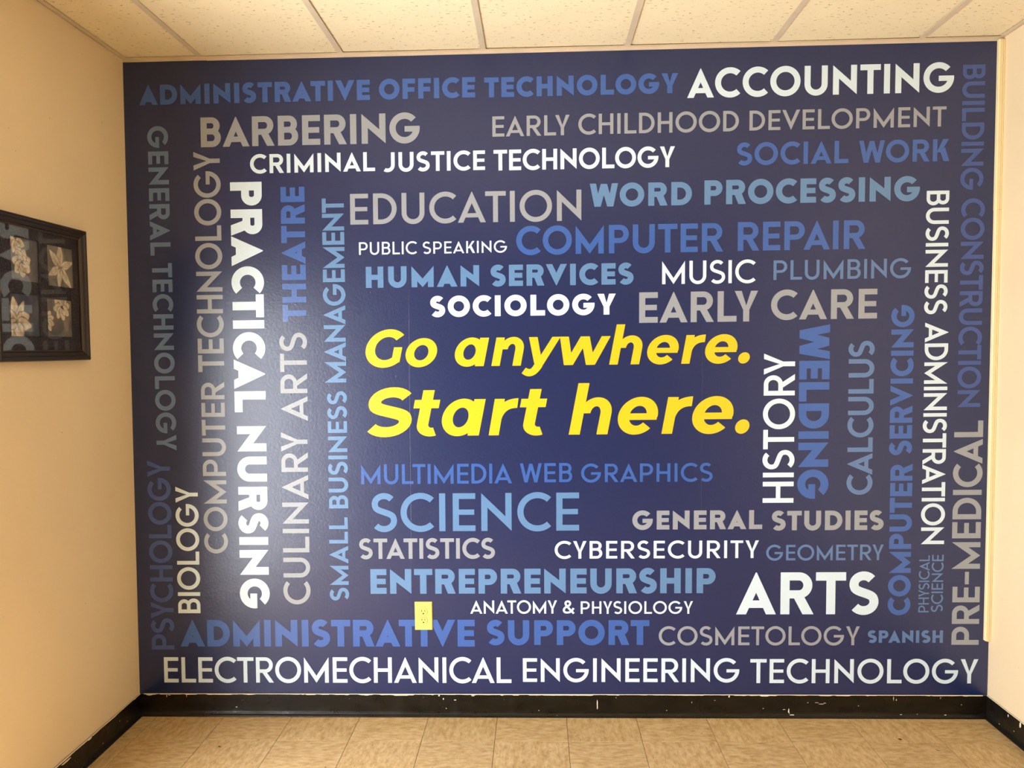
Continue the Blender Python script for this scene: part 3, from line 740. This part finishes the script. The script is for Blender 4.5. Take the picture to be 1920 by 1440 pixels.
# ---------------------------------------------------------------- duplex outlet on the mural
ou = empty('wall_outlet', (1.2831 + LEAN * .4516, -.0014, .4516)); tag(ou, 'pale yellow duplex power outlet set into the lower part of the blue mural', 'outlet')
w, h = .0394, .0634
pl = []
V, F = boxvf(-w, w, -.0055, 0, -h, h)
V = [(x * (.93 if y < -.001 else 1), y, z * (.955 if y < -.001 else 1)) for x, y, z in V]
mesh('cover_plate', V, F, M['ivory'], ou, bevel=.0012)
for s in (1, -1):
    zc = s * .0197
    n = 40; V = []
    R_, hh = .0172, .0143
    def ring(r, k, y):
        pts = []
        for i in range(n):
            a = 2 * PI * i / n; x, z = r * math.cos(a), r * math.sin(a)
            z = max(-hh * k, min(hh * k, z)); pts.append((x, y, zc + z))
        return pts
    V = ring(R_, 1, -.0054) + ring(R_, 1, -.0072) + ring(R_ - .0009, .94, -.0078)
    F = [(i, (i+1) % n, n + (i+1) % n, n + i) for i in range(n)] + [(n + i, n + (i+1) % n, 2*n + (i+1) % n, 2*n + i) for i in range(n)] + [tuple(range(2*n, 3*n))]
    rcp = mesh('receptacle', V, F, M['ivory'], ou)
    # dark gap round the receptacle
    V = ring(R_ + .0012, 1.09, -.00565) + ring(R_ - .0004, 1, -.00565)
    mesh('gap', V, [(i, (i+1) % n, n + (i+1) % n, n + i) for i in range(n)], M['slotlight'], rcp)
    V, F = join([boxvf(-.0086, -.0056, -.0081, -.0079, zc + .0002, zc + .0092), boxvf(.0050, .0076, -.0081, -.0079, zc + .0010, zc + .0082),
                 ([(   .0036 * math.cos(2*PI*k/16), -.0081, zc - .0078 + .0036 * max(-.7, math.sin(2*PI*k/16))) for k in range(16)], [tuple(range(16))])])
    mesh('slots', V, F, M['slot'], rcp)
V = [(.0024 * math.cos(2*PI*k/16), -.0066, .0024 * math.sin(2*PI*k/16)) for k in range(16)] + [(.0028 * math.cos(2*PI*k/16), -.0054, .0028 * math.sin(2*PI*k/16)) for k in range(16)]
sc_ = mesh('screw', V, [tuple(range(16))] + [(i, (i+1) % 16, 16 + (i+1) % 16, 16 + i) for i in range(16)], M['screw'], ou)

# ---------------------------------------------------------------- surface raceway in the right-hand corner
rw = empty('cable_raceway', (W, 0, .342)); tag(rw, 'cream surface cable raceway running up the corner beside the mural', 'raceway')
def race(name, z0, z1, wd, dp, slant):
    V, F = [], []
    # profile in x (from the right wall, negative) and y (into the room): body with a snapped-on lid and a groove
    pr = [(-wd, -.0016), (-wd, -dp + .003), (-wd + .003, -dp), (-.0085, -dp), (-.0078, -dp + .0022), (-.0066, -dp + .0022), (-.0060, -dp), (-.0012, -dp), (-.0002, -dp + .002), (-.0002, -.0016)]
    n = len(pr)
    for z in (z0, z1):
        for x, y in pr:
            zz = z + (slant * (-x / wd) if z == z0 else 0)
            V.append((x + LEAN * zz, y, zz - .342))
    F = [(i, (i+1) % n, n + (i+1) % n, n + i) for i in range(n)] + [tuple(range(n)), tuple(range(2*n-1, n-1, -1))]
    return mesh(name, V, F, M['race'], rw)
race('channel', .338, 2.1795, .0235, .018, .006)
race('channel', 2.1810, MT + .0, .0245, .0195, -.0015)

# ---------------------------------------------------------------- framed flower prints on the left wall
PY0, PY1, PZ0, PZ1 = -.880, -.352, 1.600, 2.104          # outer size; nearer edge / edge towards the mural
pc = ((PY0 + PY1) / 2, (PZ0 + PZ1) / 2)
pic = D.objects.new('framed_picture', None); COL.objects.link(pic)
pic.matrix_world = Matrix(((0, 0, 1, LEAN * pc[1] + .0005), (1, 0, 0, pc[0]), (0, 1, 0, pc[1]), (0, 0, 0, 1)))
tag(pic, 'dark framed set of four pale flower prints hanging on the cream left wall', 'picture')
hw, hh = (PY1 - PY0) / 2, (PZ1 - PZ0) / 2
# moulding: mitred profile (distance in from the outer edge, height off the wall)
mp_ = [(0, 0), (0, .020), (.003, .026), (.009, .029), (.015, .0275), (.019, .0225), (.024, .021), (.030, .0195), (.034, .015), (.036, .014), (.036, .004)]
V, F = [], []
for t, hgt in mp_:
    V += [(-hw + t, -hh + t, hgt), (hw - t, -hh + t, hgt), (hw - t, hh - t, hgt), (-hw + t, hh - t, hgt)]
for i in range(len(mp_) - 1):
    for k in range(4): F.append((4*i + k, 4*i + (k+1) % 4, 4*i + 4 + (k+1) % 4, 4*i + 4 + k))
mesh('frame', V, F, M['frame'], pic)
# inner bead
q = .036; V, F = [], []
for t, hgt in ((.0345, .0145), (.0365, .0165), (.0390, .0150), (.0395, .012)):
    V += [(-hw + t, -hh + t, hgt), (hw - t, -hh + t, hgt), (hw - t, hh - t, hgt), (-hw + t, hh - t, hgt)]
for i in range(3):
    for k in range(4): F.append((4*i + k, 4*i + (k+1) % 4, 4*i + 4 + (k+1) % 4, 4*i + 4 + k))
mesh('bead', V, F, M['bead'], pic)
# mat board with four windows
WIN = [(-.776, -.628, 1.879, 2.029), (-.578, -.420, 1.875, 2.025), (-.789, -.632, 1.687, 1.835), (-.590, -.438, 1.688, 1.828)]
win = [(a - pc[0], b - pc[0], c - pc[1], d - pc[1]) for a, b, c, d in WIN]
i0 = (-hw + .036, hw - .036, -hh + .036, hh - .036)
xs2 = [i0[0], -.625 - pc[0] + .022, i0[1]]; zs2 = [i0[2], (1.835 + 1.875) / 2 - pc[1], i0[3]]
cells = [(xs2[0], xs2[1], zs2[1], zs2[2]), (xs2[1], xs2[2], zs2[1], zs2[2]), (xs2[0], xs2[1], zs2[0], zs2[1]), (xs2[1], xs2[2], zs2[0], zs2[1])]
V, F = [], []
for (a, b, c, d), (e, f, g, hq) in zip(win, cells):
    k = len(V)
    V += [(e, g, .009), (f, g, .009), (f, hq, .009), (e, hq, .009), (a, c, .009), (b, c, .009), (b, d, .009), (a, d, .009),
          (a + .0012, c + .0012, .0072), (b - .0012, c + .0012, .0072), (b - .0012, d - .0012, .0072), (a + .0012, d - .0012, .0072)]
    for i in range(4):
        j = (i + 1) % 4
        F += [(k + i, k + j, k + 4 + j, k + 4 + i), (k + 4 + i, k + 4 + j, k + 8 + j, k + 8 + i)]
mesh('mat_board', V, F, M['matb'], pic)
PR = [painted_print('print_ground_%s' % n, *c) for n, c in zip('abcd', (
    ((70, 66, 62), (104, 100, 98), (138, 128, 120)), ((92, 82, 66), (120, 112, 98), (150, 140, 122)),
    ((52, 54, 62), (82, 84, 92), (122, 112, 100)), ((66, 62, 58), (96, 92, 88), (140, 122, 98))))]
petal_m = painted_print('petal_pale', (176, 160, 136), (208, 194, 170), (232, 220, 200), 60.0)
petal_d = painted_print('petal_shadow', (116, 98, 76), (146, 128, 104), (176, 160, 134), 60.0)
core_m = painted_print('flower_core', (72, 58, 40), (110, 92, 62), (150, 128, 90), 120.0)
leaf_m = painted_print('stem_leaf', (58, 56, 40), (84, 80, 58), (110, 102, 76), 40.0)
def petal(cx, cy, ang, L, Wd, z, clip, base=.1, ruff=0.05, tip=1.0):
    n = 16; P = []
    ca, sa = math.cos(math.radians(ang)), math.sin(math.radians(ang))
    side = []
    for i in range(n + 1):
        t = i / n; wv = Wd / 2 * math.sin(PI * min(1, t ** .75 * .94 + .03)) ** tip * (1 + ruff * math.sin(t * 19 + ang))
        side.append((t * L, wv))
    pts = side + [(x, -y) for x, y in side[::-1]]
    out = []
    a, b, c, d = clip
    for x, y in pts:
        X, Y = cx + x * ca - y * sa, cy + x * sa + y * ca
        out.append((max(a, min(b, X)), max(c, min(d, Y)), z))
    return out
def flower(pr_, clip, petals, core):
    petals = [(a, b, c, d * 1.42, e * 1.42, f, g) for a, b, c, d, e, f, g in petals]
    z = .0046
    V, F = [], []; Vd, Fd = [], []
    for (cx, cy, ang, L, Wd, ruff, tip) in petals:
        q = petal(cx, cy, ang, L, Wd, z, clip, ruff=ruff, tip=tip); k = len(Vd); Vd += q; Fd.append(tuple(range(k, k + len(q))))
        q2 = petal(cx + .001 * math.cos(math.radians(ang)), cy + .001 * math.sin(math.radians(ang)) , ang, L * .95, Wd * .82, z + .00007, clip, ruff=ruff, tip=tip)
        k = len(V); V += q2; F.append(tuple(range(k, k + len(q2)))); z += .00015
        for sgn in (-.4, 0, .4):       # fine vein strokes
            q3 = petal(cx, cy, ang + sgn * 22, L * .62, .0016, z - .00004, clip, ruff=0); k = len(Vd); Vd += q3; Fd.append(tuple(range(k, k + len(q3))))
    for nm, vv, ff, mm in (('petal_shade', Vd, Fd, petal_d), ('petals', V, F, petal_m)):
        me = D.meshes.new(nm); me.from_pydata(vv, [], ff); me.update(); link(nm, me, mm, pr_)
    if core:
        cx, cy, r = core; V, F = [], []
        for k in range(26):
            a = random.random() * 6.3; rr = r * math.sqrt(random.random()); x, y = cx + rr * math.cos(a), cy + rr * math.sin(a)
            if not (clip[0] < x - .002 and x + .002 < clip[1] and clip[2] < y - .002 and y + .002 < clip[3]): continue
            kk = len(V); V += [(x + .0016 * math.cos(j * PI / 3), y + .0016 * math.sin(j * PI / 3), z + .0001) for j in range(6)]; F.append(tuple(range(kk, kk + 6)))
        if F:
            me = D.meshes.new('flower_core'); me.from_pydata(V, [], F); me.update(); link('flower_core', me, core_m, pr_)
def spot(wn, u, v): a, b, c, d = wn; return a + (b - a) * u, c + (d - c) * v
LAB = ['single ruffled white rose on a grey ground', 'open white lily with long petals', 'cluster of white magnolia blossoms', 'pale anemone on a mottled dark ground']
for n, wn in enumerate(win):
    a, b, c, d = wn
    V = [(a - .002, c - .002, .0045), (b + .002, c - .002, .0045), (b + .002, d + .002, .0045), (a - .002, d + .002, .0045)]
    me = D.meshes.new('print'); me.from_pydata(V, [], [(0, 1, 2, 3)]); me.update()
    p = link('print', me, PR[n], pic); p['label'] = LAB[n]
    cl = (a + .0014, b - .0014, c + .0014, d - .0014)
    if n == 0:
        x, y = spot(wn, .40, .42); L = []
        for k in range(7): L.append((x, y, 20 + k * 51, .036, .034, .07, .7))
        for k in range(5): L.append((x, y, 50 + k * 72, .022, .020, .07, .7))
        x2, y2 = spot(wn, .22, .92)
        L = [(x2, y2, a_, .034, .026, .05, .8) for a_ in (200, 250, 300, 340)] + L
        flower(p, cl, L, (x, y + .002, .006))
    elif n == 1:
        x, y = spot(wn, .50, .48)
        flower(p, cl, [(x, y, a_, l_, w_, .03, 1.0) for a_, l_, w_ in ((88, .068, .030), (135, .062, .028), (205, .056, .026), (18, .062, .026), (262, .064, .022), (312, .070, .027))], (x, y - .004, .011))
    elif n == 2:
        x, y = spot(wn, .22, .34)
        L = [(x, y, a_, l_, w_, .04, .8) for a_, l_, w_ in ((100, .062, .034), (60, .060, .026), (140, .05, .028), (20, .052, .040), (-10, .056, .036), (250, .05, .036), (290, .052, .040), (200, .04, .03))]
        flower(p, cl, L, (x, y, .008))
    else:
        x, y = spot(wn, .60, .80)
        L = [(x, y, a_, .036, .030, .08, .7) for a_ in range(10, 370, 45)]
        x2, y2 = spot(wn, .0, .42)
        L += [(x2, y2, a_, .030, .024, .06, .8) for a_ in (60, 20, -20, -60)]
        flower(p, cl, L, (x, y, .008))
box('glass', (i0[0], i0[1], i0[2], i0[3], .0106, .0114), M['glass'], pic)
pic_glass = None
